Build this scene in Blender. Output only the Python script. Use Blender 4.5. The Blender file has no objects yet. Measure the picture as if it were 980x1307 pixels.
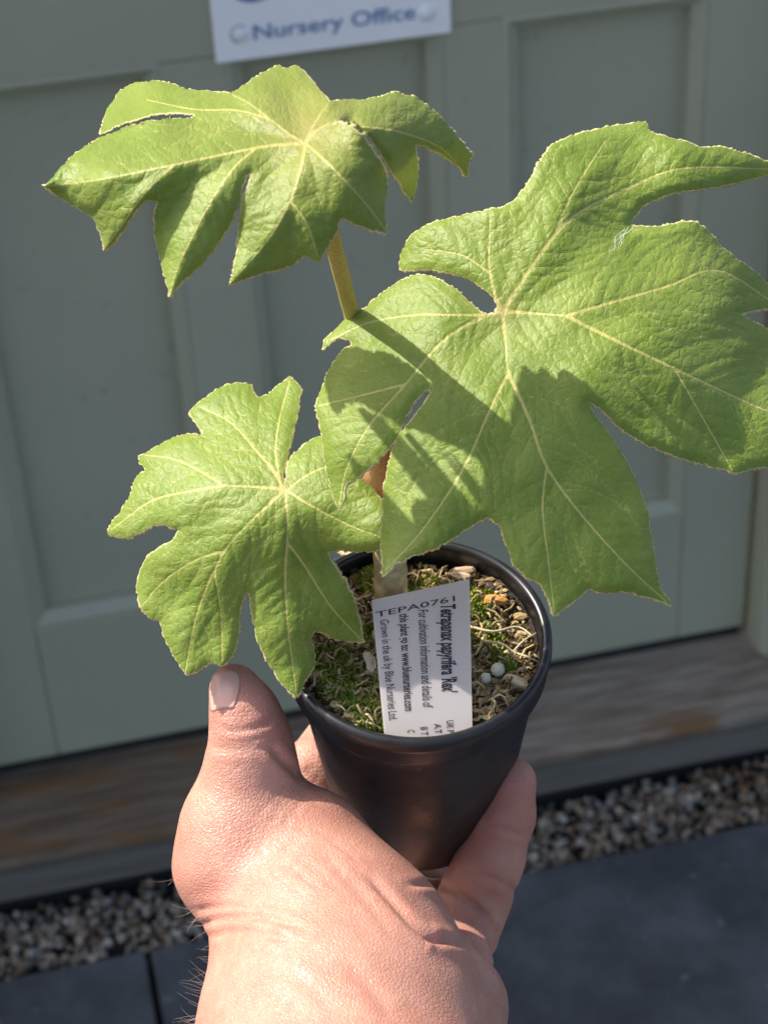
import bpy, math, random
import numpy as np
from mathutils import Vector, Matrix
from mathutils.geometry import delaunay_2d_cdt

# ------------------------------------------------------------ camera
scene = bpy.context.scene
F, CX, CY = 2450.0, 490.0, 653.5            # focal length and centre, photo pixels
_d = np.array([200, 3490, F]); _d /= np.linalg.norm(_d)
_h = np.array([14540, -2483, F]); _h -= (_h @ _d) * _d; _h /= np.linalg.norm(_h)
_f = np.cross(_h, _d)
RW = np.array([_h, _f, -_d])                # camera (x right, y down, z forward) -> world
CAM = np.array([0.0, 0.0, 1.84])
cam_d = bpy.data.cameras.new('camera'); cam = bpy.data.objects.new('camera', cam_d)
scene.collection.objects.link(cam); scene.camera = cam
M3 = RW @ np.diag([1, -1, -1])
cam.matrix_world = Matrix([list(M3[i]) + [CAM[i]] for i in range(3)] + [[0, 0, 0, 1]])
cam_d.sensor_fit = 'VERTICAL'; cam_d.sensor_height = 24; cam_d.lens = 24 * F / 1307
cam_d.clip_start = 0.02; cam_d.clip_end = 500
cam_d.dof.use_dof = True; cam_d.dof.focus_distance = 0.535; cam_d.dof.aperture_fstop = 17.0

# ------------------------------------------------------------ light
SUN = np.array([-0.777, 0.629, 0.0]); SUN /= np.linalg.norm(SUN)
ELEV = math.radians(48)
SUN = SUN * math.cos(ELEV) + np.array([0, 0, math.sin(ELEV)])
w = bpy.data.worlds.new('World'); scene.world = w; w.use_nodes = True
nt = w.node_tree; bg = nt.nodes['Background']
sky = nt.nodes.new('ShaderNodeTexSky'); sky.sky_type = 'NISHITA'; sky.sun_disc = False
sky.sun_elevation = ELEV; sky.sun_rotation = math.atan2(SUN[0], SUN[1]); sky.dust_density = 4.0; sky.ozone_density = 0.6; sky.air_density = 0.8
nt.links.new(sky.outputs[0], bg.inputs[0]); bg.inputs[1].default_value = 0.145
sl = bpy.data.lights.new('sun', 'SUN'); sl.energy = 3.75; sl.angle = math.radians(0.53); sl.color = (1, 0.93, 0.82)
so = bpy.data.objects.new('sun', sl); scene.collection.objects.link(so)
so.rotation_euler = Vector(SUN).to_track_quat('Z', 'Y').to_euler(); so.location = (-2, 2, 5)
vs = scene.view_settings
vs.view_transform = 'Standard'; vs.look = 'None'; vs.gamma = 1; vs.use_curve_mapping = False
vs.exposure = 1.05
scene.render.engine = 'CYCLES'

# ------------------------------------------------------------ helpers
rnd = random.Random(7); rs = np.random.RandomState(7)
COL = scene.collection
def c_of(px, py, d): return np.array([(px - CX) / F * d, (py - CY) / F * d, d])
def to_w(c): return np.asarray(c) @ RW.T + CAM
def P(px, py, d): return to_w(c_of(px, py, d))
def to_px(wp):
    c = (np.asarray(wp) - CAM) @ RW
    return c[..., 0] / c[..., 2] * F + CX, c[..., 1] / c[..., 2] * F + CY

def link(name, me, mat=None, parent=None, loc=None):
    o = bpy.data.objects.new(name, me); COL.objects.link(o)
    if mat is not None:
        for m in (mat if isinstance(mat, (list, tuple)) else [mat]): me.materials.append(m)
    if parent is not None: o.parent = parent
    if loc is not None: o.location = loc
    return o
def mesh(name, verts, faces, smooth=False):
    me = bpy.data.meshes.new(name)
    me.from_pydata([tuple(map(float, v)) for v in verts], [], [tuple(map(int, f)) for f in faces])
    if smooth: me.polygons.foreach_set('use_smooth', [True] * len(me.polygons))
    me.update(); return me
def tag(o, label=None, cat=None, group=None, kind=None):
    for k, v in (('label', label), ('category', cat), ('group', group), ('kind', kind)):
        if v: o[k] = v
    return o
def empty(name, loc):
    o = bpy.data.objects.new(name, None); COL.objects.link(o); o.location = loc
    o.empty_display_size = 0.02; return o
def box(x0, x1, y0, y1, z0, z1, bev=0.0):
    """chamfered box as (verts, faces)"""
    import bmesh
    bm = bmesh.new(); bmesh.ops.create_cube(bm, size=1)
    for v in bm.verts:
        v.co = Vector(((x0 + x1) / 2 + v.co.x * (x1 - x0), (y0 + y1) / 2 + v.co.y * (y1 - y0), (z0 + z1) / 2 + v.co.z * (z1 - z0)))
    if bev: bmesh.ops.bevel(bm, geom=bm.edges[:], offset=bev, segments=2, profile=0.5, affect='EDGES')
    me = bpy.data.meshes.new('box'); bm.to_mesh(me); bm.free()
    return me
def frames(pts):
    pts = np.asarray(pts, float); t = np.gradient(pts, axis=0); t /= np.linalg.norm(t, axis=1)[:, None] + 1e-12
    n = np.cross(t[0], [0.31, 0.2, 0.93]); n /= np.linalg.norm(n); N = []
    for i in range(len(pts)):
        n = n - (n @ t[i]) * t[i]; n /= np.linalg.norm(n) + 1e-12; N.append(n.copy())
    N = np.array(N); return t, N, np.cross(t, N)
def tube(pts, rad, seg=8, jit=0.0, rng=None):
    pts = np.asarray(pts, float); rad = np.broadcast_to(rad, (len(pts),)); _, N, B = frames(pts)
    V, Fc = [], []
    for i, p in enumerate(pts):
        for k in range(seg):
            a = 2 * math.pi * k / seg; r = rad[i] * (1 + (jit * (rng.rand() - .5) if rng is not None else 0))
            V.append(p + r * (math.cos(a) * N[i] + math.sin(a) * B[i]))
    for i in range(len(pts) - 1):
        for k in range(seg):
            Fc.append((i * seg + k, i * seg + (k + 1) % seg, (i + 1) * seg + (k + 1) % seg, (i + 1) * seg + k))
    Fc.append(tuple(range(seg - 1, -1, -1))); Fc.append(tuple((len(pts) - 1) * seg + k for k in range(seg)))
    return V, Fc
def spline(pts, n):
    """Catmull-Rom through points (any dimension)"""
    p = np.asarray(pts, float); p = np.vstack([2 * p[0] - p[1], p, 2 * p[-1] - p[-2]]); out = []
    m = len(p) - 3
    for s in np.linspace(0, m - 1e-6, n):
        i = int(s); u = s - i; a, b, c, d = p[i:i + 4]
        out.append(.5 * (2 * b + (c - a) * u + (2 * a - 5 * b + 4 * c - d) * u * u + (3 * b - a - 3 * c + d) * u ** 3))
    return np.array(out)

class Nodes:
    def __init__(s, name):
        s.m = bpy.data.materials.new(name); s.m.use_nodes = True; s.t = s.m.node_tree
        s.b = s.t.nodes['Principled BSDF']; s.out = s.t.nodes['Material Output']
    def n(s, typ, ins=None, **kw):
        nd = s.t.nodes.new('ShaderNode' + typ)
        for k, v in kw.items(): setattr(nd, k, v)
        for k, v in (ins or {}).items(): s.set(nd.inputs[k], v)
        return nd
    def set(s, sock, v):
        if isinstance(v, bpy.types.NodeSocket): s.t.links.new(v, sock)
        elif isinstance(v, (tuple, list)) and len(v) == 3 and sock.type == 'RGBA': sock.default_value = (*v, 1)
        else: sock.default_value = v
    def P(s, **kw):
        for k, v in kw.items(): s.set(s.b.inputs[k.replace('_', ' ')], v)
    def noise(s, vec, scale, detail=4, rough=.55, out=0, **k):
        return s.n('TexNoise', {'Vector': vec, 'Scale': scale, 'Detail': detail, 'Roughness': rough}, **k).outputs[out]
    def ramp(s, fac, a, b, lo=0., hi=1.):
        return s.n('MapRange', {'Value': fac, 'From Min': a, 'From Max': b, 'To Min': lo, 'To Max': hi}, interpolation_type='SMOOTHSTEP').outputs[0]
    def mix(s, fac, a, b, mode='MIX'):
        nd = s.n('Mix', data_type='RGBA', blend_type=mode)
        s.set(nd.inputs[0], fac); s.set(nd.inputs[6], a); s.set(nd.inputs[7], b); return nd.outputs[2]
    def math(s, op, a, b=0.0):
        nd = s.n('Math', operation=op); s.set(nd.inputs[0], a); s.set(nd.inputs[1], b); return nd.outputs[0]
    def obj(s, scale=None):
        o = s.n('TexCoord').outputs['Object']
        if scale is None: return o
        return s.n('Mapping', {'Vector': o, 'Scale': scale}).outputs[0]
    def bump(s, h, strength, dist, normal=None):
        nd = s.n('Bump', {'Height': h, 'Strength': strength, 'Distance': dist})
        if normal is not None: s.set(nd.inputs['Normal'], normal)
        return nd.outputs[0]

# ------------------------------------------------------------ materials
def mat_paint():
    n = Nodes('sage_paint'); v = n.obj()
    a = n.noise(v, 3, 5); b = n.noise(v, 60, 4)
    c = n.mix(n.ramp(a, .35, .65), (.335, .338, .232), (.362, .364, .252))
    c = n.mix(n.ramp(b, .62, .75), c, (.28, .29, .21))
    n.P(Base_Color=c, Roughness=.5, Normal=n.bump(n.noise(n.obj((90, 90, 12)), 1, 5), .25, .0012)); return n.m
def mat_wood():
    n = Nodes('weathered_wood'); v = n.obj((1.6, 14, 14)); lo = n.obj((1, 3, 2))
    grain = n.noise(v, 6, 8, .65); fine = n.noise(n.obj((6, 130, 130)), 1, 6, .6)
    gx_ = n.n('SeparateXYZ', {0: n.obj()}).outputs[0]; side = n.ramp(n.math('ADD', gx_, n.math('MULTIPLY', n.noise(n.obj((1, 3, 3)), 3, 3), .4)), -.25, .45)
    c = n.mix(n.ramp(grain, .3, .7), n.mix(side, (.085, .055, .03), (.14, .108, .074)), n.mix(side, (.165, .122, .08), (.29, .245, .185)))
    patch = n.ramp(n.noise(n.obj((2.2, 9, 6)), 2.0, 4, .6), .50, .66)
    c = n.mix(n.math('MULTIPLY', patch, .85), c, (.17, .078, .018))
    c = n.mix(n.ramp(fine, .55, .75), c, (.09, .07, .052))
    n.P(Base_Color=c, Roughness=.82, Normal=n.bump(fine, .6, .002, n.bump(grain, .5, .004))); return n.m
def mat_greywood():
    n = Nodes('grey_wood'); fine = n.noise(n.obj((5, 90, 90)), 1, 6, .6)
    n.P(Base_Color=n.mix(n.ramp(fine, .3, .7), (.105, .092, .072), (.165, .148, .12)), Roughness=.8, Normal=n.bump(fine, .5, .002)); return n.m
def mat_slate():
    n = Nodes('slate'); v = n.obj(); a = n.noise(v, 5, 8, .65); b = n.noise(v, 45, 6, .6)
    c = n.mix(n.ramp(a, .35, .68), (.038, .042, .047), (.098, .104, .108))
    c = n.mix(n.ramp(b, .63, .72), c, (.16, .165, .165))
    n.P(Base_Color=c, Roughness=.6, Normal=n.bump(b, .4, .002, n.bump(a, .5, .006))); return n.m
def mat_plain(name, col, rough=.6, nscale=20, var=.15, bump=.2, bd=.001, **kw):
    n = Nodes(name); v = n.obj(); a = n.noise(v, nscale, 5)
    lo = tuple(c * (1 - var) for c in col); hi = tuple(min(1, c * (1 + var)) for c in col)
    n.P(Base_Color=n.mix(n.ramp(a, .3, .7), lo, hi), Roughness=rough, Normal=n.bump(a, bump, bd), **kw); return n.m
def mat_attr(name, rough=.85, bs=400):
    n = Nodes(name); at = n.n('Attribute', attribute_name='tint'); a = n.noise(n.obj(), bs, 5)
    c = n.mix(n.ramp(a, .3, .75), at.outputs['Color'], (1.15, 1.12, 1.05), 'MULTIPLY')
    n.P(Base_Color=c, Roughness=rough, Normal=n.bump(a, .5, .0006)); return n.m
def mat_leaf(name, base, lite, vein, trans, tw=.30, fuzz=.5):
    n = Nodes(name)
    uv = n.n('UVMap', uv_map='UVMap').outputs[0]
    v1 = n.n('Attribute', attribute_name='vein1').outputs['Fac']; v2 = n.n('Attribute', attribute_name='vein2').outputs['Fac']
    m1 = n.ramp(v1, .8, 1.5, 1, 0); m2 = n.ramp(v2, .5, 1.7, 1, 0)
    big = n.noise(uv, 1.3, 4, .6); mid = n.noise(uv, 6, 5, .6); fine = n.noise(uv, 90, 3, .7)
    warp = n.n('VectorMath', {0: uv, 1: n.n('VectorMath', {0: n.noise(uv, 9, 2, out=1), 'Scale': .09}, operation='SCALE').outputs[0]}, operation='ADD').outputs[0]
    vo = n.n('TexVoronoi', {'Vector': warp, 'Scale': 8.0}, feature='DISTANCE_TO_EDGE').outputs[0]
    vo2 = n.n('TexVoronoi', {'Vector': warp, 'Scale': 20.0}, feature='DISTANCE_TO_EDGE').outputs[0]
    net = n.ramp(vo, 0, .26, 1, 0); net2 = n.ramp(vo2, 0, .25, 1, 0)
    c = n.mix(n.ramp(big, .3, .7), base, lite)
    c = n.mix(n.math('MULTIPLY', n.ramp(mid, .45, .75), .35), c, tuple(x * .72 for x in base))
    c = n.mix(n.math('MULTIPLY', net, .14), c, lite)
    c = n.mix(n.math('MULTIPLY', m2, .55), c, tuple(.5 * a + .5 * b for a, b in zip(lite, vein)))
    sp = n.n('TexVoronoi', {'Vector': uv, 'Scale': 48.0}, feature='F1').outputs[0]
    spk = n.math('MULTIPLY', n.ramp(sp, .12, .34, 1, 0), n.ramp(n.noise(uv, 5, 3), .42, .66))
    c = n.mix(n.math('MULTIPLY', spk, fuzz), c, (.62, .62, .40))
    c = n.mix(n.math('MULTIPLY', m1, .9), c, vein)
    h = n.math('SUBTRACT', n.math('SUBTRACT', 1.0, n.math('MULTIPLY', net, .6)), n.math('MULTIPLY', net2, .22))
    h = n.math('SUBTRACT', h, n.math('MULTIPLY', m2, .5))
    nb = n.bump(h, .42, .00040); nb = n.bump(n.math('ADD', fine, n.math('MULTIPLY', spk, .8)), .35, .0002, nb)
    hub = n.n('Attribute', attribute_name='hub').outputs['Fac']
    c = n.mix(n.math('MULTIPLY', hub, .6), c, (.33, .25, .09))
    n.P(Base_Color=c, Roughness=.40, Normal=nb, Sheen_Weight=.16, Sheen_Roughness=.5, Sheen_Tint=(.9, .9, .7))
    n.b.inputs['Specular IOR Level'].default_value = .32
    tr = n.n('BsdfTranslucent', {'Color': n.mix(n.math('MULTIPLY', m1, .6), trans, tuple(x * .6 for x in trans)), 'Normal': nb})
    mx = n.n('MixShader', {0: tw, 1: n.b.outputs[0], 2: tr.outputs[0]})
    n.t.links.new(mx.outputs[0], n.out.inputs[0]); return n.m
def mat_fuzz(name, col, tw=.2):
    n = Nodes(name); v = n.obj(); a = n.noise(v, 1500, 3, .7); b = n.noise(v, 120, 3)
    c = n.mix(n.ramp(a, .35, .7), tuple(x * .7 for x in col), tuple(min(1, x * 1.25) for x in col))
    c = n.mix(n.math('MULTIPLY', n.ramp(b, .4, .7), .4), c, tuple(x * .65 for x in col))
    n.P(Base_Color=c, Roughness=.9, Sheen_Weight=.2, Sheen_Tint=(1, .85, .5), Normal=n.bump(a, .7, .0006))
    tr = n.n('BsdfTranslucent', {'Color': col})
    mx = n.n('MixShader', {0: tw, 1: n.b.outputs[0], 2: tr.outputs[0]})
    n.t.links.new(mx.outputs[0], n.out.inputs[0]); return n.m
def mat_skin():
    n = Nodes('skin'); v = n.obj()
    red = n.n('Attribute', attribute_name='flush').outputs['Fac']
    a = n.noise(v, 55, 4, .6); b = n.noise(v, 260, 4, .6)
    c = n.mix(n.ramp(a, .32, .7), (.43, .200, .145), (.49, .255, .19))
    c = n.mix(n.math('MULTIPLY', red, .55), c, (.46, .16, .12))
    c = n.mix(n.math('MULTIPLY', n.ramp(b, .5, .75), .25), c, (.52, .33, .24))
    vo = n.n('TexVoronoi', {'Vector': n.n('VectorMath', {0: v, 1: n.n('VectorMath', {0: n.noise(v, 300, 2, out=1), 'Scale': .002}, operation='SCALE').outputs[0]}, operation='ADD').outputs[0], 'Scale': 900.0}, feature='DISTANCE_TO_EDGE').outputs[0]
    cell = n.ramp(vo, 0, .25, 0, 1)
    wr = n.noise(n.n('Mapping', {'Vector': v, 'Rotation': (.4, .3, .5), 'Scale': (160, 700, 300)}).outputs[0], 1, 4, .6)
    nb = n.bump(cell, .55, .0002); nb = n.bump(wr, .2, .0005, nb)
    n.P(Base_Color=c, Roughness=n.ramp(b, .3, .7, .36, .55), Normal=nb, Subsurface_Weight=.35, Subsurface_Radius=(1, .35, .18), Subsurface_Scale=.006)
    n.b.inputs['Specular IOR Level'].default_value = .45
    return n.m
def mat_pot():
    n = Nodes('black_plastic'); v = n.obj(); a = n.noise(v, 60, 5, .6); sc = n.noise(n.n('Mapping', {'Vector': v, 'Scale': (120, 120, 900), 'Rotation': (.3, .2, 0)}).outputs[0], 1, 4, .65)
    d = n.noise(v, 420, 5, .7)
    c = n.mix(n.ramp(a, .4, .8), (.007, .007, .008), (.014, .0135, .013))
    c = n.mix(n.math('MULTIPLY', n.ramp(d, .60, .70), .55), c, (.15, .13, .10))
    n.P(Base_Color=c, Roughness=n.ramp(a, .3, .7, .33, .52), Normal=n.bump(sc, .15, .0003)); n.b.inputs['Specular IOR Level'].default_value = .5
    return n.m
M = dict(paint=mat_paint(), wood=mat_wood(), grey=mat_greywood(), slate=mat_slate(), pot=mat_pot(), skin=mat_skin(),
         ground=mat_plain('ground_soil', (.10, .09, .08), .9, 8, .3, .6, .01),
         wall=mat_plain('render_wall', (.42, .40, .36), .9, 6, .1, .4, .004),
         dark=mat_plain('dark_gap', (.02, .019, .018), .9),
         sign=mat_plain('sign_plastic', (.88, .87, .83), .35, 12, .03, .02),
         blue=mat_plain('sign_blue', (.10, .185, .40), .45, 30, .05, .02),
         cap=mat_plain('screw_cap', (.80, .80, .78), .3, 30, .05, .02),
         ring=mat_plain('screw_ring', (.36, .31, .25), .6, 30, .1, .02),
         stone=mat_attr('gravel_stone', .8, 130), mulch=mat_attr('mulch', .9, 700),
         soil=mat_plain('potting_soil', (.035, .024, .015), .95, 300, .5, .9, .002),
         leaf=mat_leaf('leaf_green', (.165, .250, .028), (.235, .320, .052), (.58, .54, .17), (.44, .52, .03)),
         under=mat_fuzz('leaf_underside', (.52, .50, .24), .3),
         rim=mat_fuzz('leaf_margin', (.78, .70, .38), .3),
         petiole=mat_fuzz('petiole_fuzz', (.50, .37, .07), .1),
         young=mat_fuzz('young_leaf_fuzz', (.88, .56, .27), .5),
         bark=mat_plain('stem_bark', (.54, .43, .22), .8, 130, .5, .8, .002),
         tagm=None, ink=mat_plain('label_ink', (.018, .018, .022), .5, 40, .1, .02),
         nail=None, hair=mat_plain('arm_hair', (.80, .70, .55), .5, 40, .1, .02),
         fluff=mat_plain('fluff', (.8, .8, .78), .8, 40, .05, .02))
def mat_tag():
    n = Nodes('label_plastic'); a = n.noise(n.obj(), 60, 4)
    n.P(Base_Color=n.mix(a, (.83, .80, .79), (.88, .86, .85)), Roughness=.45)
    tr = n.n('BsdfTranslucent', {'Color': (.95, .88, .84)})
    mx = n.n('MixShader', {0: .62, 1: n.b.outputs[0], 2: tr.outputs[0]}); n.t.links.new(mx.outputs[0], n.out.inputs[0]); return n.m
M['tagm'] = mat_tag()
M['potrim'] = mat_plain('dusty_rim', (.013, .0135, .015), .32, 90, .5, .15, .0004)
def mat_nail():
    n = Nodes('nail'); a = n.noise(n.obj((300, 300, 300)), 1, 3)
    n.P(Base_Color=n.mix(a, (.62, .32, .25), (.68, .40, .33)), Roughness=.4, Subsurface_Weight=.3, Subsurface_Radius=(1, .4, .25), Subsurface_Scale=.002); return n.m
M['nail'] = mat_nail()

# ------------------------------------------------------------ setting
DY = 1.967                       # door face
ZB = 0.134                       # door bottom
g = tag(link('ground', mesh('ground', [(-60, -60, -.035), (60, -60, -.035), (60, 60, -.035), (-60, 60, -.035)], [(0, 1, 2, 3)]), M['ground']), kind='structure')
pav = tag(link('paving', mesh('paving', [(-3.2, -2.4, -.03), (3.2, -2.4, -.03), (3.2, 1.72, -.03), (-3.2, 1.72, -.03)], [(0, 1, 2, 3)]), M['dark']), kind='structure')
slab = box(-.446, .446, -.296, .296, -.028, 0, .004); slab.materials.append(M['slate'])
for r in range(6):
    for k in range(-3, 4):
        o = link('slab', slab, None, pav, (.008 + .45 + (k - 0) * .9 + (0 if r == 0 else (.45 if r % 2 else 0)), 1.725 - .3 - r * .6, rnd.uniform(-.001, .001)))
bed = tag(link('gravel_bed', mesh('gravel_bed', [(-3.2, 1.722, -.033), (3.2, 1.722, -.033), (3.2, 2.0, -.033), (-3.2, 2.0, -.033)], [(0, 1, 2, 3)]), M['dark']), kind='structure')

def ico(sub=1):
    import bmesh
    bm = bmesh.new(); bmesh.ops.create_icosphere(bm, subdivisions=sub, radius=1)
    v = np.array([list(x.co) for x in bm.verts]); f = [[x.index for x in q.verts] for q in bm.faces]; bm.free(); return v, np.array(f)
def set_tint(me, cols_per_vert):
    a = me.color_attributes.new('tint', 'FLOAT_COLOR', 'POINT')
    c = np.ones((len(me.vertices), 4), np.float32); c[:, :3] = cols_per_vert; a.data.foreach_set('color', c.ravel())
def rot3(rng):
    q = rng.randn(4); q /= np.linalg.norm(q); a, b, c, d = q
    return np.array([[1 - 2 * (c * c + d * d), 2 * (b * c - a * d), 2 * (b * d + a * c)], [2 * (b * c + a * d), 1 - 2 * (b * b + d * d), 2 * (c * d - a * b)], [2 * (b * d - a * c), 2 * (c * d + a * b), 1 - 2 * (b * b + c * c)]])
IV, IF = ico(2)
V, Fs, Cc = [], [], []; off = 0
pal = np.array([(.52, .45, .34), (.36, .30, .22), (.62, .56, .46), (.42, .32, .20), (.26, .17, .10), (.55, .46, .33), (.42, .39, .34)])
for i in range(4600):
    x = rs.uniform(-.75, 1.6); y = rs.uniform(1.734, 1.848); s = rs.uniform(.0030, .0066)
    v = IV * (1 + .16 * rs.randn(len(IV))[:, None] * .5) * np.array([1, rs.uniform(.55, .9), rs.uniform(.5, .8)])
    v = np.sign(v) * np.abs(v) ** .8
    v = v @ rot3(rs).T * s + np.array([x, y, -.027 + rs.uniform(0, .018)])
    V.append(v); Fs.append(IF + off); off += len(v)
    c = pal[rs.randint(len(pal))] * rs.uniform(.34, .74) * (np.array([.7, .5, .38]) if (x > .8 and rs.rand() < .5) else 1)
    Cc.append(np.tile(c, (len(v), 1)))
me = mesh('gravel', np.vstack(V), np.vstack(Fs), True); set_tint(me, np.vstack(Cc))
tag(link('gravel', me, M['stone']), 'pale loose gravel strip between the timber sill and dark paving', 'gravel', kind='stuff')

# wall that the door stands in
wr = empty('office_wall', (0.37, 2.05, 0)); tag(wr, 'rendered office wall that the green door is set in', 'wall')
def wbox(name, x0, x1, y0, y1, z0, z1, mat, par, bev=.004):
    l = Vector(par.location) if par.parent is None else Vector(par.parent.location)
    return link(name, box(x0 - l.x, x1 - l.x, y0 - l.y, y1 - l.y, z0 - l.z, z1 - l.z, bev), mat, par)
wbox('wall_panel', -3.2, -.30, 1.99, 2.2, 0, 3.1, M['wall'], wr)
wbox('wall_panel', 1.04, 3.2, 1.99, 2.2, 0, 3.1, M['wall'], wr)
wbox('wall_panel', -.2995, 1.0395, 1.99, 2.2, 2.33, 3.1, M['wall'], wr)
wbox('plinth', -.2995, 1.0395, 2.0, 2.2, -.03, .05, M['dark'], wr)
# frame
fr = empty('door_frame', (0.37, 1.95, .11)); tag(fr, 'sage green painted timber door frame standing on the sill', 'door frame')
wbox('jamb', .909, 1.035, 1.918, 2.10, .095, 2.22, M['paint'], fr, .012)
wbox('jamb', -.295, -.169, 1.918, 2.10, .095, 2.22, M['paint'], fr, .012)
wbox('head', -.2951, 1.0351, 1.919, 2.10, 2.2205, 2.325, M['paint'], fr, .01)
# door
dr = empty('door', (0.37, DY, ZB)); tag(dr, 'sage green panelled door with a small white sign', 'door')
PX = [(-.04, .157), (.2735, .4715), (.585, .782)]; Z0, Z1 = 1.84 - 1.472, 1.84 - .798
BW = .022                                     # moulding width
DX0, DX1 = -.160, .900
wbox('stile', DX0, PX[0][0] - BW, DY, DY + .045, ZB, 2.2, M['paint'], dr, .0022)
wbox('stile', PX[2][1] + BW, DX1, DY, DY + .045, ZB, 2.2, M['paint'], dr, .0022)
IX0, IX1 = PX[0][0] - BW + .0006, PX[2][1] + BW - .0006
wbox('rail', IX0, IX1, DY + .0006, DY + .045, ZB, Z0 - BW, M['paint'], dr, .0018)
wbox('rail', IX0, IX1, DY + .0006, DY + .045, Z1 + BW, Z1 + .21, M['paint'], dr, .0018)
wbox('rail', IX0, IX1, DY + .0006, DY + .045, 2.09, 2.2, M['paint'], dr, .0018)
for a, b in ((PX[0][1] + BW, PX[1][0] - BW), (PX[1][1] + BW, PX[2][0] - BW)):
    wbox('muntin', a, b, DY + .001, DY + .045, Z0 - BW + .0005, Z1 + BW - .0005, M['paint'], dr, .0018)
    wbox('muntin', a, b, DY + .001, DY + .045, Z1 + .2105, 2.0895, M['paint'], dr, .0018)
def moulding(x0, x1, z0, z1):
    """bevelled surround sloping in to the recessed panel"""
    prof = [(0, .002), (.004, .0005), (.007, .003), (.0185, .012), (.0195, .0275), (BW, .0285)]
    L = Vector(dr.location); Vv, Ff = [], []
    for i, (ins, dp) in enumerate(prof):
        e = BW - ins
        for x, z in ((x0 - e, z0 - e), (x1 + e, z0 - e), (x1 + e, z1 + e), (x0 - e, z1 + e)):
            Vv.append((x - L.x, DY + dp - L.y, z - L.z))
    for i in range(len(prof) - 1):
        for k in range(4): Ff.append((i * 4 + k, i * 4 + (k + 1) % 4, (i + 1) * 4 + (k + 1) % 4, (i + 1) * 4 + k))
    return link('moulding', mesh('moulding', Vv, Ff), M['paint'], dr)
for x0, x1 in PX:
    wbox('panel', x0 - .004, x1 + .004, DY + .028, DY + .043, Z0 - .004, Z1 + .004, M['paint'], dr, .001); moulding(x0, x1, Z0, Z1)
    wbox('panel', x0 - .004, x1 + .004, DY + .028, DY + .043, Z1 + .21 + BW - .004, 2.09 - BW + .004, M['paint'], dr, .001); moulding(x0, x1, Z1 + .21 + BW, 2.09 - BW)
wbox('under_door_shade', DX0 + .002, DX1 - .002, DY + .006, DY + .04, .112, ZB - .0005, M['dark'], dr, .001)  # black filler added to paint the shadow line in the gap below the door
# sill
sl_ = empty('door_sill', (0.37, 1.89, 0)); tag(sl_, 'weathered brown timber sill below the green door', 'door sill')
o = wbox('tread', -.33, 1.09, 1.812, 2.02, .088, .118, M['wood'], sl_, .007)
for v in o.data.vertices:
    if v.co.z > .10: v.co.z -= .010 * max(0, min(1, (1.967 - 1.89 - v.co.y) / .15))
wbox('under_sill_shade', -.33, 1.09, 1.8605, 1.90, -.04, .0870, M['dark'], sl_, .003)  # near-black backing, its colour gives the deep shade beneath the overhanging tread
wbox('front_board', -.33, 1.09, 1.818, 1.86, .034, .0875, M['grey'], sl_, .003)
# sign
sg = empty('door_sign', (.3705, DY, 1.06)); tag(sg, 'white plastic sign with blue lettering fixed to the door', 'sign')
wbox('board', .240, .501, DY - .005, DY - .0004, 1.84 - .782, 1.84 - .63, M['sign'], sg, .0015)
def text_mesh(s, bold=0.0):
    cu = bpy.data.curves.new('t', 'FONT'); cu.body = s; cu.size = 1; cu.resolution_u = 3
    if bold: cu.offset = bold
    ob = bpy.data.objects.new('t', cu); COL.objects.link(ob)
    bpy.context.view_layer.update(); dg = bpy.context.evaluated_depsgraph_get()
    me = bpy.data.meshes.new_from_object(ob.evaluated_get(dg)); bpy.data.objects.remove(ob)
    v = np.array([list(q.co) for q in me.vertices]); return me, v
CAPH = .70
me, v = text_mesh('Nursery Office', .006); w0, w1 = v[:, 0].min(), v[:, 0].max()
for q, c in zip(me.vertices, v):
    q.co = (.283 + (c[0] - w0) / (w1 - w0) * .178 - .3705, -.0062, 1.84 - .760 + c[1] / CAPH * .0165 - 1.06)
link('lettering', me, M['blue'], sg)
for k, (x, z) in enumerate(((.268, -.752), (.474, -.756), (.268, -.655), (.474, -.655))):
    prof = [(.0, .0045), (.004, .0042), (.0075, .003), (.0095, .0), ]
    Vv, Ff = [], []
    for r, hgt in prof:
        for a in range(20): Vv.append((x - .3705 + r * math.cos(a * math.pi / 10), -.005 - hgt, 1.84 + z - 1.06 + r * math.sin(a * math.pi / 10)))
    for i in range(len(prof) - 1):
        for a in range(20): Ff.append((i * 20 + a, (i + 1) * 20 + a, (i + 1) * 20 + (a + 1) % 20, i * 20 + (a + 1) % 20))
    sc = link('screw_cap', mesh('screw_cap', Vv, Ff, True), M['cap'], sg)
    if k in (0, 2):
        pts = [(x - .3705 +   .0088 * math.cos(a), -.0055, 1.84 + z - 1.06 + .0088 * math.sin(a)) for a in np.linspace(math.pi * .3, math.pi * 1.4, 18)]
        link('screw_ring', mesh('screw_ring', *tube(pts, .0014, 6), True), M['ring'], sc)
pts = [(x, z) for x, z in [(.026 * math.cos(a), .018 * math.sin(a)) for a in np.linspace(0, 2 * math.pi, 33)[:-1]]]
Vv = [(.287 - .3705 + x, -.0058, 1.84 - .701 - 1.06 + z) for x, z in pts] + [(.287 - .3705 + x, -.0049, 1.84 - .701 - 1.06 + z) for x, z in pts]
link('emblem', mesh('emblem', Vv, [tuple(range(32))] + [(i, i + 32, (i + 1) % 32 + 32, (i + 1) % 32) for i in range(32)]), M['blue'], sg)

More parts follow.
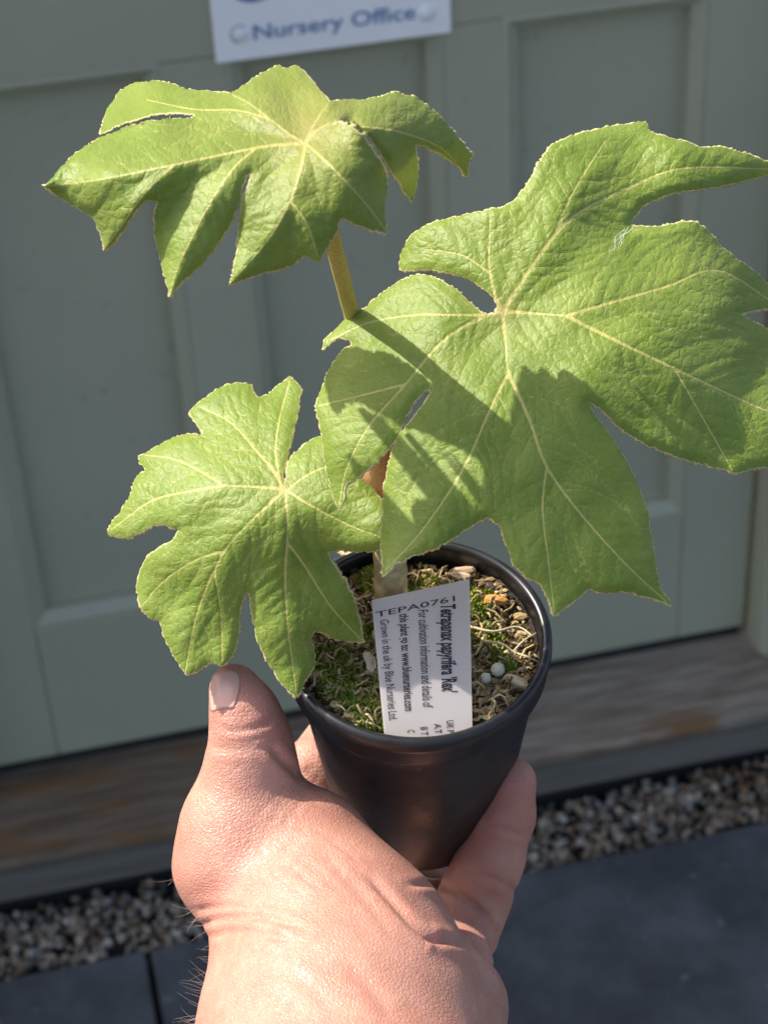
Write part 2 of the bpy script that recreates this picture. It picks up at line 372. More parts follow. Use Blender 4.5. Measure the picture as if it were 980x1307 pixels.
# ------------------------------------------------------------ flower pot
D0 = .58
rc = c_of(532, 811, D0); vray = rc / np.linalg.norm(rc)
up = np.array([-.02, -1, 0.]); up -= (up @ vray) * vray; up /= np.linalg.norm(up)
EL = math.radians(50)
axc = math.cos(EL) * up - math.sin(EL) * vray            # pot axis, camera space
RIM = 170.0 * D0 / F; PH = .086; RB = .0282
ax = RW @ axc
xr = RW @ np.array([1, 0, 0.]); xr -= (xr @ ax) * ax; xr /= np.linalg.norm(xr); yr = np.cross(ax, xr)   # yr points away from the viewer
base_w = to_w(rc) - PH * ax
PM = Matrix([[xr[i], yr[i], ax[i], base_w[i]] for i in range(3)] + [[0, 0, 0, 1]])
pot = empty('flower_pot', base_w); pot.matrix_world = PM
tag(pot, 'small black plastic flower pot gripped by the hand', 'flower pot')
def pl(r, ang, z): return np.array([r * math.cos(ang), r * math.sin(ang), z])     # pot-local
def pw(l): return base_w + l[0] * xr + l[1] * yr + l[2] * ax
def lathe(prof, seg=96, close=False):
    Vv, Ff = [], []
    for r, z in prof:
        for k in range(seg): a = 2 * math.pi * k / seg; Vv.append((r * math.cos(a), r * math.sin(a), z))
    for i in range(len(prof) - 1):
        for k in range(seg): Ff.append((i * seg + k, i * seg + (k + 1) % seg, (i + 1) * seg + (k + 1) % seg, (i + 1) * seg + k))
    return Vv, Ff
rs1 = RIM - .0030                                         # wall radius just under the rim
def wall_r(z): return RB + (rs1 - RB) * (z / (PH - .013))
prof = [(.006, .004), (.010, .004), (RB - .004, .003), (RB - .0025, 0), (RB - .0005, .0006), (RB, .003)]
prof += [(wall_r(z), z) for z in np.linspace(.006, PH - .0135, 14)] + [(rs1 + .0004, PH - .0128)]
prof += [(rs1 - .0016, PH - .013), (rs1 - .0022, PH - .03), (wall_r(.05) - .0016, .05), (wall_r(.01) - .0018, .008), (.006, .006), (.006, .004)]
link('pot_wall', mesh('pot_wall', *lathe(prof), True), M['pot'], pot)
prof = [(rs1 + .0003, PH - .0130), (RIM - .0010, PH - .0122), (RIM - .0004, PH - .0112), (RIM - .0003, PH - .006), (RIM + .0002, PH - .0048), (RIM + .0006, PH - .0035), (RIM + .0005, PH - .0012), (RIM - .0002, PH - .0002), (RIM - .0014, PH), (RIM - .0024, PH - .0004), (RIM - .0028, PH - .0016), (RIM - .0030, PH - .012), (rs1 + .0003, PH - .0130)]
link('rim', mesh('rim', *lathe(prof, 128), True), M['potrim'], pot)
# soil
SZ = PH - .0085; SR = RIM - .0031
def soil_h(x, y): return SZ + .0022 * math.sin(140 * x + 1) * math.cos(120 * y) + .0012 * math.sin(310 * x + 200 * y) + .002 * (1 - (x * x + y * y) / SR ** 2)
Vv, Ff = [(0, 0, soil_h(0, 0))], []
NR, NS = 26, 80
for i in range(1, NR + 1):
    for k in range(NS):
        r = SR * i / NR; a = 2 * math.pi * k / NS; x, y = r * math.cos(a), r * math.sin(a)
        Vv.append((x, y, soil_h(x, y) + rs.uniform(-.0008, .0008)))
for k in range(NS): Ff.append((0, 1 + k, 1 + (k + 1) % NS))
for i in range(NR - 1):
    for k in range(NS): a, b = 1 + i * NS, 1 + (i + 1) * NS; Ff.append((a + k, b + k, b + (k + 1) % NS, a + (k + 1) % NS))
link('soil', mesh('soil', Vv, Ff, True), M['soil'], pot)
# mulch: fibres, chips, moss
V, Fs, Cc, off = [], [], [], 0
def add(v, f, c):
    global off
    v = np.asarray(v); V.append(v); Fs.extend([tuple(int(i) + off for i in q) for q in f]); off += len(v); Cc.append(np.tile(c, (len(v), 1)))
straw = np.array([(.50, .38, .18), (.60, .49, .27), (.38, .27, .12), (.28, .18, .08), (.54, .42, .24), (.16, .10, .05), (.07, .045, .03)])
def spot(edge=.0015):
    while True:
        r = (SR - edge) * math.sqrt(rs.rand()); a = rs.rand() * 2 * math.pi; x, y = r * math.cos(a), r * math.sin(a)
        if not (abs(x - .003) < .017 and y < -.027): return x, y
I1, IF1 = ico(1)
for i in range(3200):      # bark crumbs and chips
    x, y = spot(); s = rs.uniform(.0006, .0017) * (1.7 if rs.rand() < .08 else 1)
    v = I1 * (1 + .3 * rs.randn(len(I1))[:, None] * .6) * np.array([1, rs.uniform(.35, .8), rs.uniform(.2, .6)])
    tilt = rot3(rs) if rs.rand() < .5 else np.eye(3)
    add(v @ tilt.T * s + [x, y, soil_h(x, y) + s * .35], IF1, straw[rs.randint(7)] * rs.uniform(.5, 1.05))
for i in range(480):     # curled fibres and flakes
    x, y = spot(.003); L = rs.uniform(.0025, .0075) * (1.9 if rs.rand() < .06 else 1); th = rs.rand() * 6.28; cu = rs.uniform(-1.6, 1.6); lift = rs.uniform(0, .003)
    p = []
    for t in np.linspace(-.5, .5, 5):
        aa = th + cu * t; p.append([x + L * t * math.cos(aa), y + L * t * math.sin(aa), soil_h(x, y) + .0008 + lift * (1 - 4 * t * t) + rs.uniform(0, .001)])
    p = np.array(p); rr = np.hypot(p[:, 0], p[:, 1]); k = rr > SR - .0006; p[k, :2] *= ((SR - .0006) / rr[k])[:, None]
    wd = rs.uniform(.00012, .00045); tv, tf = tube(p, wd * np.array([.6, 1, 1.1, 1, .5]), 4)
    add(tv, tf, straw[rs.randint(5)] * rs.uniform(.45, 1.0))
mc = [(-.020, -.015, .010), (-.026, -.004, .008), (-.014, -.024, .008), (.012, .012, .008), (.022, .004, .006), (.002, .022, .009), (.018, .018, .007), (-.010, .006, .007), (.012, -.008, .005), (-.012, .028, .007), (.026, -.006, .004)]
for cx, cy, cr in mc:     # moss tufts
    for i in range(int(900 * cr / .008)):
        a = rs.rand() * 6.28; r = cr * math.sqrt(rs.rand()); x, y = cx + r * math.cos(a), cy + r * math.sin(a)
        if math.hypot(x, y) > SR - .002: continue
        L = rs.uniform(.0008, .0022); b = rs.rand() * 6.28; wv = np.array([math.cos(b), math.sin(b), 0]) * rs.uniform(.0002, .0005); ln = np.array([rs.uniform(-.8, .8), rs.uniform(-.8, .8), 1]); ln *= L / np.linalg.norm(ln)
        p0 = np.array([x, y, soil_h(x, y) + .0012 * (1 - r / cr) + .0006])
        add([p0 - wv, p0 + wv, p0 + ln * .6 + wv, p0 + ln, p0 + ln * .6 - wv], [(0, 1, 2, 3, 4)], np.array([(.20, .28, .02), (.28, .36, .03), (.12, .18, .02), (.36, .40, .06)][rs.randint(4)]))
me = mesh('mulch', np.vstack(V), Fs); set_tint(me, np.vstack(Cc))
tag(link('mulch', me, M['mulch'], pot), kind='stuff')
# larger single pieces on the soil, by their pixel in the photograph on the soil plane
def on_soil(px, py, dz=0.0):
    r = np.array([(px - CX) / F, (py - CY) / F, 1.0]); nrm = axc; p0 = rc - (PH - SZ - dz) * axc
    c = r * ((p0 @ nrm) / (r @ nrm)); wv = to_w(c) - base_w; return np.array([wv @ xr, wv @ yr, wv @ ax])
for px, py, s in ((635, 855, .0022), (619, 866, .0019), (556, 1000, .0)):
    if s == 0: continue
    v = IV * (1 + .05 * rs.randn(len(IV))[:, None]); c = on_soil(px, py, .003)
    me = mesh('pebble', v * s + c, IF, True); set_tint(me, np.tile((.66, .62, .50), (len(IV), 1))); link('pebble', me, M['mulch'], pot)
for px, py, dx, dy, s, col in ((630, 766, 1, .1, .0045, (.46, .22, .06)), (430, 880, 1, .5, .004, (.52, .42, .28)), (452, 890, .5, 1, .0042, (.50, .42, .30)), (586, 735, 1, .3, .0035, (.45, .33, .22)), (472, 845, .2, 1, .004, (.62, .56, .42)), (592, 728, 1, 0, .004, (.42, .30, .2)), (660, 870, 1, .6, .004, (.55, .46, .30)), (446, 706, 1, .2, .004, (.48, .38, .22)), (448, 726, 1, 1, .0035, (.06, .06, .06))):
    d = np.array([dx, -dy, 0.]); d /= np.linalg.norm(d); e = np.array([-d[1], d[0], 0])
    v = IV * (1 + .12 * rs.randn(len(IV))[:, None]); c = on_soil(px, py, .003)
    v = v[:, :1] * d * s + v[:, 1:2] * e * s * .42 + v[:, 2:] * np.array([0, 0, s * .3]) + c
    me = mesh('bark_chip', v, IF); set_tint(me, np.tile(col, (len(IV), 1))); link('bark_chip', me, M['mulch'], pot)
for pl_ in ([(614, 818), (640, 822), (655, 832), (672, 838), (690, 846)], [(600, 800), (630, 806), (660, 800), (680, 812)], [(655, 832), (668, 818), (684, 808)]):
    p = spline([on_soil(a, b, .0035 + .0015 * (k % 2)) for k, (a, b) in enumerate(pl_)], 14)
    me = mesh('twig', *tube(p, np.linspace(.00045, .00025, 14), 6), True); set_tint(me, np.tile((.50, .42, .27), (len(me.vertices), 1))); link('twig', me, M['mulch'], pot)

p = spline([pw(pl(RB - .006, -1.75, .002)) - .004 * ax, pw(pl(RB - .002, -1.5, 0)) - .006 * ax, pw(pl(RB, -1.2, 0)) - .006 * ax], 10)
me = mesh('root', *tube([np.array([(q - base_w) @ xr, (q - base_w) @ yr, (q - base_w) @ ax]) for q in p], .0004, 6), True); set_tint(me, np.tile((.40, .33, .22), (len(me.vertices), 1))); link('root', me, M['mulch'], pot)

# ------------------------------------------------------------ plant
sbase = pw(on_soil(508, 822, -.006))
plant = empty('potted_plant', sbase); tag(plant, 'young plant with three large lobed green leaves growing in the pot', 'plant')
SB = np.array(sbase)
def child(name, verts, faces, mat, parent=plant, smooth=True, origin=SB):
    return link(name, mesh(name, np.asarray(verts) - origin, faces, smooth), mat, parent)
def pxtube(name, pts, mat, n=40, seg=14, jit=.06, parent=plant):
    s = spline(pts, n); wp = np.array([P(a, b, d) for a, b, d, r in s]); rr = s[:, 3] * s[:, 2] / F
    return child(name, *tube(wp, rr, seg, jit, rs), mat, parent)
sc = (np.array(sbase) - CAM) @ RW; sd = float(sc[2])
child('stem', *tube([P(a, b, d) for a, b, d in spline([(508, 832, sd), (503, 790, sd - .005), (499, 758, sd - .010), (498, 728, sd - .016), (498, 698, sd - .023)], 24)], np.array([23.5 + .8 * math.sin(i * 1.9) - .10 * i for i in range(24)]) * .57 / F, 22, .05, rs), M['bark'])
pxtube('shoot', [(498, 715, sd - .019, 17), (499, 690, sd - .025, 14), (499, 655, sd - .034, 12), (496, 615, sd - .043, 9)], M['bark'])

def pip(px, py, poly):
    x = px[:, None]; inside = np.zeros(len(px), bool); n = len(poly); j = n - 1
    for i in range(n):
        xi, yi = poly[i]; xj, yj = poly[j]
        c = ((yi > py) != (yj > py)) & (px < (xj - xi) * (py - yi) / (yj - yi + 1e-12) + xi); inside ^= c; j = i
    return inside
def inside1(p, poly):
    a = poly; b = np.roll(poly, 1, 0); c = (a[:, 1] > p[1]) != (b[:, 1] > p[1])
    return (np.count_nonzero(c & (p[0] < (b[:, 0] - a[:, 0]) * (p[1] - a[:, 1]) / (b[:, 1] - a[:, 1] + 1e-12) + a[:, 0])) & 1) == 1
def resample(pts, step, closed=False):
    p = np.asarray(pts, float)
    if closed: p = np.vstack([p, p[:1]])
    seg = np.linalg.norm(np.diff(p, axis=0), axis=1); s = np.r_[0, np.cumsum(seg)]; n = max(2, int(s[-1] / step) + 1)
    q = np.linspace(0, s[-1], n); r = np.stack([np.interp(q, s, p[:, k]) for k in range(p.shape[1])], 1)
    return r[:-1] if closed else r
def tps(ctrl):
    c = np.asarray(ctrl, float); n = len(c); X = c[:, :2] / 300.
    def U(a, b):
        r2 = ((a[:, None] - b[None]) ** 2).sum(2); return r2 * np.log(r2 + 1e-9)
    A = np.zeros((n + 3, n + 3)); A[:n, :n] = U(X, X) + 0.02 * np.eye(n); Q = np.c_[np.ones(n), X]; A[:n, n:] = Q; A[n:, :n] = Q.T
    wv = np.linalg.solve(A, np.r_[c[:, 2], 0, 0, 0])
    return lambda p: U(np.asarray(p, float) / 300., X) @ wv[:n] + np.c_[np.ones(len(p)), np.asarray(p, float) / 300.] @ wv[n:]
def dist_poly(p, lines):
    """distance to and half width of the nearest vein; lines = list of (pts n,2 , halfwidths n)"""
    best = np.full(len(p), 45.); norm = np.full(len(p), 45.)
    for L, W in lines:
        for i in range(len(L) - 1):
            a, b = L[i], L[i + 1]; ab = b - a; ii = np.where((np.abs(p[:, 0] - a[0]) < 45) & (np.abs(p[:, 1] - a[1]) < 45))[0]; pp = p[ii]
            t = np.clip(((pp - a) @ ab) / (ab @ ab + 1e-9), 0, 1)
            d = np.hypot(*(pp - (a + t[:, None] * ab)).T); wd = W[i] + (W[i + 1] - W[i]) * t
            best[ii] = np.minimum(best[ii], d); norm[ii] = np.minimum(norm[ii], d / wd)
    return best, norm
def make_leaf(name, outline, veins, ctrl, extra=None, ridge=.002, step=3.4, mats=('leaf', 'under', 'rim'), label=None, hub=None, puck=1.0, jag=1.0, secs=True, seed=1):
    rng = np.random.RandomState(seed)
    ol = resample(outline, 2.6, True)
    # light smoothing keeps tips, then a fine toothed, downy margin
    sm = .25 * np.roll(ol, 1, 0) + .5 * ol + .25 * np.roll(ol, -1, 0); ol = .5 * ol + .5 * sm
    tn = np.roll(ol, -1, 0) - np.roll(ol, 1, 0); nn = np.c_[tn[:, 1], -tn[:, 0]] / (np.linalg.norm(tn, axis=1)[:, None] + 1e-9)
    lowf = np.convolve(np.r_[rng.randn(len(ol) + 8)], np.ones(4) / 4, 'valid')[:len(ol)]
    ol = ol + nn * (jag * (.55 * rng.randn(len(ol)) + .9 * lowf))[:, None]
    prim = []
    for v in veins:
        w0 = v[0]; q = spline(v[1:], max(8, 4 * len(v))); q = resample(q, 4.0); prim.append((q, np.linspace(w0 * .78, .45, len(q))))
    sec = []
    allp = np.vstack([q for q, _ in prim]) if prim else np.zeros((0, 2))
    if secs:
        for vi, (q, W) in enumerate(prim):
            others = np.vstack([r for k, (r, _) in enumerate(prim) if k != vi]) if len(prim) > 1 else np.zeros((0, 2))
            L = len(q); side = 1; s = 4.0
            while s < L - 3:
                i = int(s); t = q[min(i + 1, L - 1)] - q[max(i - 1, 0)]; t /= np.linalg.norm(t) + 1e-9
                for sd_ in (side, -side) if rng.rand() < .35 else (side,):
                    ang = sd_ * math.radians(rng.uniform(52, 68)); d = np.array([t[0] * math.cos(ang) - t[1] * math.sin(ang), t[0] * math.sin(ang) + t[1] * math.cos(ang)])
                    p = q[i].copy(); path = [p.copy()]
                    for k in range(40):
                        cr = -sd_ * .028; d = np.array([d[0] * math.cos(cr) - d[1] * math.sin(cr), d[0] * math.sin(cr) + d[1] * math.cos(cr)])
                        p = p + d * 4; path.append(p.copy())
                        if not inside1(p, ol): path = path[:-2]; break
                        if len(others) and np.min(np.hypot(*(others - p).T)) < 9: break
                    if len(path) > 4: sec.append((np.array(path), np.linspace(.95, .35, len(path))))
                side = -side; s += rng.uniform(3.2, 5.2)
    lo, hi = ol.min(0), ol.max(0)
    gx, gy = np.meshgrid(np.arange(lo[0], hi[0], step), np.arange(lo[1], hi[1], step * .87)); gx = gx + (np.arange(gx.shape[0]) % 2)[:, None] * step / 2
    gp = np.c_[gx.ravel(), gy.ravel()] + rng.uniform(-.3, .3, (gx.size, 2)); gp = gp[pip(gp[:, 0], gp[:, 1], ol)]
    pv = np.vstack([resample(q, 2.6) for q, _ in prim]) if prim else np.zeros((0, 2))
    if len(pv): pv = pv[pip(pv[:, 0], pv[:, 1], ol)]
    fixed = np.vstack([ol, pv])
    keep = np.ones(len(gp), bool)
    for i in range(0, len(fixed), 200):
        keep &= (((gp[:, None] - fixed[None, i:i + 200]) ** 2).sum(2) > (step * .5) ** 2).all(1)
    pts = np.vstack([ol, pv, gp[keep]])
    n = len(ol)
    res = delaunay_2d_cdt([Vector(map(float, p)) for p in pts], [], [list(range(n))], 1, 1e-4)
    vp = np.array([list(v) for v in res[0]]); tri = np.array([list(f) for f in res[2]])
    a, b, c = vp[tri[:, 0]], vp[tri[:, 1]], vp[tri[:, 2]]
    area = (b[:, 0] - a[:, 0]) * (c[:, 1] - a[:, 1]) - (b[:, 1] - a[:, 1]) * (c[:, 0] - a[:, 0])
    tri[area > 0] = tri[area > 0][:, ::-1]               # face the viewer (camera y is down)
    d1, n1 = dist_poly(vp, prim) if prim else (np.full(len(vp), 99.), np.full(len(vp), 99.))
    d2, n2 = dist_poly(vp, sec) if sec else (np.full(len(vp), 99.), np.full(len(vp), 99.))
    dep = tps(ctrl)(vp)
    if extra is not None: dep = dep + extra(vp)
    cell = np.minimum(d1, d2)
    edge_d = np.full(len(vp), 99.)
    for i in range(0, n, 300): edge_d = np.minimum(edge_d, np.sqrt(((vp[:, None] - ol[None, i:i + 300]) ** 2).sum(2)).min(1))
    ef = np.clip(edge_d / 10, 0, 1)
    dep = dep - puck * ef * (.0009 * (1 - np.exp(-d1 / 12)) + .0004 * (1 - np.exp(-cell / 4.0)))
    k = np.arange(len(vp)); wob = .0008 * np.sin(vp[:, 0] * .045 + seed + .8 * np.sin(vp[:, 1] * .03)) * np.cos(vp[:, 1] * .05 + 2 * seed + .9 * np.sin(vp[:, 0] * .026))
    dep = dep + puck * wob + ridge * (1 - np.exp(-d1 / 30))
    wp = to_w(np.c_[(vp[:, 0] - CX) / F * dep, (vp[:, 1] - CY) / F * dep, dep])
    nrm = np.zeros_like(wp); fn = np.cross(wp[tri[:, 1]] - wp[tri[:, 0]], wp[tri[:, 2]] - wp[tri[:, 0]])
    for q in range(3): np.add.at(nrm, tri[:, q], fn)
    nrm /= np.linalg.norm(nrm, axis=1)[:, None] + 1e-15
    if (nrm * (CAM - wp)).sum() < 0: tri = tri[:, ::-1]; nrm = -nrm
    N = len(vp); th = .0005
    # boundary edges
    from collections import Counter
    ec = Counter(); od = {}
    for t in tri:
        for q in range(3):
            e = (int(t[q]), int(t[(q + 1) % 3])); kx = (min(e), max(e)); ec[kx] += 1; od[kx] = e
    be = [od[e] for e, ct in ec.items() if ct == 1]
    bott = wp - nrm * th
    # the margin swells out a little, as the downy edge does
    faces = [tuple(t) for t in tri] + [tuple(int(x) + N for x in t[::-1]) for t in tri]
    bv = {}; mid = []
    for a_, b_ in be:
        for x in (a_, b_):
            if x not in bv: bv[x] = len(mid); mid.append(x)
    mid = np.array(mid); outw = np.zeros((len(mid), 3))
    for a_, b_ in be:
        ed = wp[b_] - wp[a_]; nv = np.cross(ed, nrm[a_]); nv /= np.linalg.norm(nv) + 1e-12
        outw[bv[a_]] += nv; outw[bv[b_]] += nv
    outw /= np.linalg.norm(outw, axis=1)[:, None] + 1e-12
    mv = wp[mid] - nrm[mid] * th * .4 + outw * (.0006 * rng.uniform(.4, 1.6, (len(mid), 1)))
    M0 = 2 * N; nb0 = len(faces)
    for a_, b_ in be:
        faces.append((b_, a_, M0 + bv[a_], M0 + bv[b_])); faces.append((M0 + bv[b_], M0 + bv[a_], a_ + N, b_ + N))
    me = mesh(name, np.vstack([wp, bott, mv]) - SB, faces, True)
    for m in mats: me.materials.append(M[m])
    mi = np.zeros(len(faces), np.int32); mi[len(tri):2 * len(tri)] = 1; mi[nb0:] = 2; me.polygons.foreach_set('material_index', mi)
    for nm, arr in (('vein1', n1), ('vein2', n2), ('hub', np.exp(-np.hypot(vp[:, 0] - hub[0], vp[:, 1] - hub[1]) / hub[2]) if hub else np.zeros(len(vp)))):
        at = me.attributes.new(nm, 'FLOAT', 'POINT'); at.data.foreach_set('value', np.r_[arr, arr, arr[mid]].astype(np.float32))
    uvl = me.uv_layers.new(name='UVMap'); li = np.zeros(len(me.loops), np.int32); me.loops.foreach_get('vertex_index', li)
    au = np.vstack([vp, vp, vp[mid]]) / 100.; uvl.data.foreach_set('uv', au[li].astype(np.float32).ravel())
    o = link(name, me, None, plant)
    if label: o['label'] = label
    # downy hairs along the margin
    return o

def crop(pts, ox, oy, s): return [(ox + u / s, oy + v / s) for u, v in pts]
c1 = lambda p: crop(p, 40, 60, 1.6333)
cv = lambda w, p, f: [w] + f(p)
def cv(w, p, f): return [w] + list(f(p))
# --- leaf behind, top
O1 = c1([(27, 290), (80, 232), (110, 208), (137, 191), (200, 165), (250, 153), (300, 149), (335, 148), (342, 142), (300, 135), (255, 140), (200, 156), (142, 182), (158, 130), (185, 90), (215, 74), (255, 70), (290, 74), (325, 88), (370, 92), (415, 97), (450, 75), (480, 55), (512, 38), (530, 47), (548, 36), (560, 42), (580, 65), (605, 95), (621, 112), (660, 110), (700, 108), (735, 100), (760, 93), (800, 103), (850, 140), (885, 180), (922, 228), (912, 235), (908, 272), (890, 250), (865, 232), (830, 210), (797, 201), (803, 225), (806, 262), (803, 295), (793, 323), (770, 287), (745, 248), (720, 208), (700, 182), (672, 160), (640, 152), (622, 165), (640, 158), (668, 166), (694, 190), (716, 222), (735, 252), (742, 290), (738, 340), (741, 388), (700, 378), (665, 365), (645, 352), (635, 385), (615, 420), (600, 448), (568, 432), (545, 455), (500, 468), (460, 478), (412, 496), (425, 460), (430, 420), (432, 370), (440, 320), (455, 280), (460, 262), (448, 264), (440, 290), (432, 330), (415, 370), (390, 410), (360, 450), (320, 485), (300, 505), (288, 525), (282, 490), (268, 440), (258, 400), (258, 350), (265, 322), (240, 320), (215, 345), (195, 380), (170, 410), (152, 427), (148, 400), (138, 375), (130, 355), (95, 335), (60, 312)])
V1 = [cv(2.3, [(572, 200), (490, 207), (410, 222), (300, 245), (150, 275), (35, 290)], c1), cv(1.7, [(470, 209), (420, 255), (365, 340), (310, 450), (289, 520)], c1),
      cv(1.5, [(300, 245), (245, 295), (190, 370), (153, 422)], c1), cv(2.2, [(572, 200), (560, 260), (540, 320), (495, 400), (415, 493)], c1), cv(1.3, [(540, 320), (575, 370), (599, 443)], c1),
      cv(1.8, [(574, 202), (600, 225), (650, 275), (700, 330), (738, 382)], c1), cv(1.9, [(575, 196), (598, 172), (640, 150)], c1), cv(1.6, [(690, 166), (760, 175), (850, 208), (905, 266)], c1),
      cv(1.8, [(572, 198), (590, 160), (618, 118)], c1), cv(1.8, [(570, 200), (540, 183), (500, 152), (450, 115), (420, 100)], c1), cv(1.5, [(500, 152), (430, 132), (340, 130), (240, 110)], c1)]
K1 = [(390, 182, .560), (57, 238, .566), (130, 200, .562), (133, 321, .545), (216, 381, .532), (292, 363, .530), (407, 334, .533), (493, 297, .540), (480, 210, .548), (425, 158, .556), (440, 240, .540), (350, 270, .536), (230, 250, .545),
      (200, 180, .562), (300, 175, .563), (250, 118, .592), (180, 108, .600), (130, 165, .598), (355, 85, .590), (375, 84, .590), (330, 115, .578), (415, 130, .570), (505, 118, .580), (560, 145, .585), (604, 200, .590), (597, 226, .588), (527, 257, .585), (530, 190, .575)]
def ex1(p):
    x, y = p[:, 0], p[:, 1]; sx = 248.0; yl = np.interp(x, [57, 125, 193, 249], [237, 174, 153, 148.5])
    k = np.clip((sx - x) / 90, 0, 1); r = np.where(y < yl, 1.0, 0) * k * .016 - np.where((y >= yl), 1, 0) * np.exp(-(y - yl) / 25) * k * .010
    # right lobe slips behind the curled edge of the front one
    yl2 = np.interp(x, [415, 432, 452, 468, 480, 492, 500], [161, 154, 158, 171, 187, 210, 240]); k2 = np.clip((x - 420) / 30, 0, 1) * (x > 420)
    beh = (y < yl2) | (x > 497)
    r = r + np.where(beh, 1, 0) * k2 * np.exp(-np.abs(y - yl2) / 60) * .006 - np.where(~beh, 1, 0) * k2 * np.exp(-np.maximum(y - yl2, 0) / 14) * .007
    return r
K1 = [(a, b, d - .088 + .020 * max(0, min(1, (b - 200) / 120))) for a, b, d in K1]
make_leaf('leaf', O1, V1, K1, ex1, .0055, hub=(392, 165, 60), label='domed leaf on the long stalk with drooping lobes', seed=3)
# --- big leaf
O2 = [(636, 395), (633, 383), (616, 367), (595, 354), (571, 348), (547, 343), (514, 346), (509, 339), (512, 321), (524, 300), (552, 284), (589, 275), (622, 268), (637, 265), (658, 254), (673, 236), (688, 206), (703, 185), (727, 173), (763, 164), (799, 158), (824, 155), (827, 167), (854, 176), (884, 182), (890, 187), (920, 188), (950, 195), (980, 206), (1004, 218), (985, 221), (950, 230), (914, 239), (872, 244), (842, 251), (820, 263), (806, 281), (806, 288), (836, 290), (866, 284), (890, 283), (902, 293), (920, 315), (944, 333), (962, 345), (985, 368), (1000, 392), (985, 392), (962, 396), (944, 400), (960, 410), (985, 423), (1012, 455), (1032, 500), (1040, 528), (1022, 560), (985, 596), (960, 598), (935, 605), (922, 598), (900, 593), (880, 588), (860, 581), (820, 566), (790, 546), (765, 520), (750, 512), (755, 525), (775, 550), (800, 590), (815, 620), (826, 650), (832, 690), (838, 730), (843, 752), (857, 772), (830, 762), (800, 755), (770, 757), (750, 752), (735, 765), (720, 775), (707, 787), (702, 770), (690, 745), (670, 735), (655, 720), (645, 695), (638, 670), (622, 660), (600, 672), (580, 685), (560, 698), (530, 708), (505, 718), (489, 735), (486, 700), (487, 660), (490, 620), (499, 580), (505, 560), (530, 530), (545, 510), (551, 500), (545, 496), (530, 510), (515, 535), (508, 558), (480, 590), (458, 607), (440, 620), (436, 640), (433, 651), (425, 635), (418, 605), (412, 570), (409, 540), (402, 520), (404, 514), (407, 505), (420, 470), (436, 447), (451, 440), (447, 433), (430, 430), (412, 446), (414, 434), (440, 408), (470, 390), (490, 372), (512, 358), (530, 351), (545, 351), (562, 357), (582, 369), (600, 387), (613, 399), (630, 402)]
V2 = [[2.9, (641, 397), (665, 360), (708, 300), (740, 271), (800, 241), (870, 215), (990, 216)], [2.0, (708, 300), (724, 260), (745, 222), (772, 180)], [2.3, (641, 397), (631, 375), (624, 335), (626, 275)], [1.3, (626, 350), (590, 326), (540, 318)],
      [3.0, (641, 397), (680, 400), (722, 403)], [2.2, (722, 403), (780, 386), (850, 366), (915, 345), (985, 385)], [2.6, (722, 403), (780, 432), (860, 470), (980, 525), (1030, 530)],
      [3.0, (641, 397), (645, 440), (648, 476)], [2.5, (648, 476), (675, 535), (697, 595), (740, 655), (800, 722), (850, 768)], [1.9, (648, 476), (622, 530), (590, 600), (540, 675), (492, 728)], [1.6, (697, 597), (692, 650), (700, 720), (707, 782)],
      [2.4, (641, 397), (600, 412), (560, 440), (518, 490), (470, 545), (442, 600), (433, 645)], [1.8, (622, 402), (580, 402), (530, 402), (470, 412), (422, 434)], [1.5, (518, 490), (460, 505), (406, 518)], [1.4, (860, 470), (900, 540), (934, 600)]]
K2 = [(641, 397, .537), (857, 772, .508), (707, 786, .501), (800, 740, .502), (489, 735, .512), (560, 680, .508), (660, 600, .508), (790, 620, .511), (433, 651, .534), (402, 518, .545), (412, 446, .558), (500, 470, .535), (460, 560, .531), (510, 335, .556), (540, 300, .552), (625, 275, .546), (620, 350, .540), (580, 366, .541), (560, 390, .539), (772, 165, .562), (820, 157, .566), (1004, 218, .572), (870, 200, .556), (720, 260, .545), (800, 285, .552), (900, 300, .554), (1000, 390, .570), (944, 400, .548), (860, 380, .538), (760, 360, .535), (860, 470, .526), (1040, 528, .543), (935, 604, .528), (820, 540, .522), (750, 500, .518), (650, 480, .525), (560, 560, .518), (545, 496, .527), (700, 700, .504), (622, 660, .509)]
leaf2 = make_leaf('leaf', O2, V2, K2, hub=(640, 397, 14), label='broad flat leaf, largest of the three, spread over the pot', seed=5)
# --- small leaf, left
c3 = lambda p: crop(p, 120, 470, 2.45)
O3 = c3([(590, 368), (592, 345), (600, 290), (620, 220), (635, 150), (647, 70), (635, 45), (612, 25), (580, 50), (545, 80), (512, 92), (500, 75), (490, 50), (450, 47), (410, 50), (370, 75), (330, 105), (305, 130), (302, 152), (330, 180), (347, 205), (320, 207), (285, 205), (240, 222), (190, 250), (140, 275), (140, 292), (162, 315), (140, 335), (122, 355), (118, 390), (90, 440), (60, 480), (42, 505), (50, 525), (110, 530), (150, 510), (185, 490), (225, 490), (267, 508), (245, 540), (200, 565), (165, 590), (145, 630), (135, 680), (140, 730), (155, 765), (190, 785), (208, 785), (215, 830), (240, 880), (265, 920), (290, 958), (330, 945), (355, 925), (370, 915), (400, 932), (430, 905), (445, 870), (455, 820), (453, 770), (465, 720), (480, 700), (492, 715), (495, 770), (510, 850), (540, 910), (575, 970), (610, 1010), (635, 1032), (660, 980), (690, 930), (692, 890), (675, 850), (685, 825), (715, 825), (750, 845), (800, 855), (844, 856), (835, 810), (820, 740), (800, 690), (765, 640), (740, 600), (730, 575), (770, 572), (830, 575), (900, 565), (925, 555), (938, 500), (930, 460), (890, 400), (840, 330), (790, 270), (740, 225), (700, 213), (660, 235), (620, 270), (602, 310), (600, 350)])
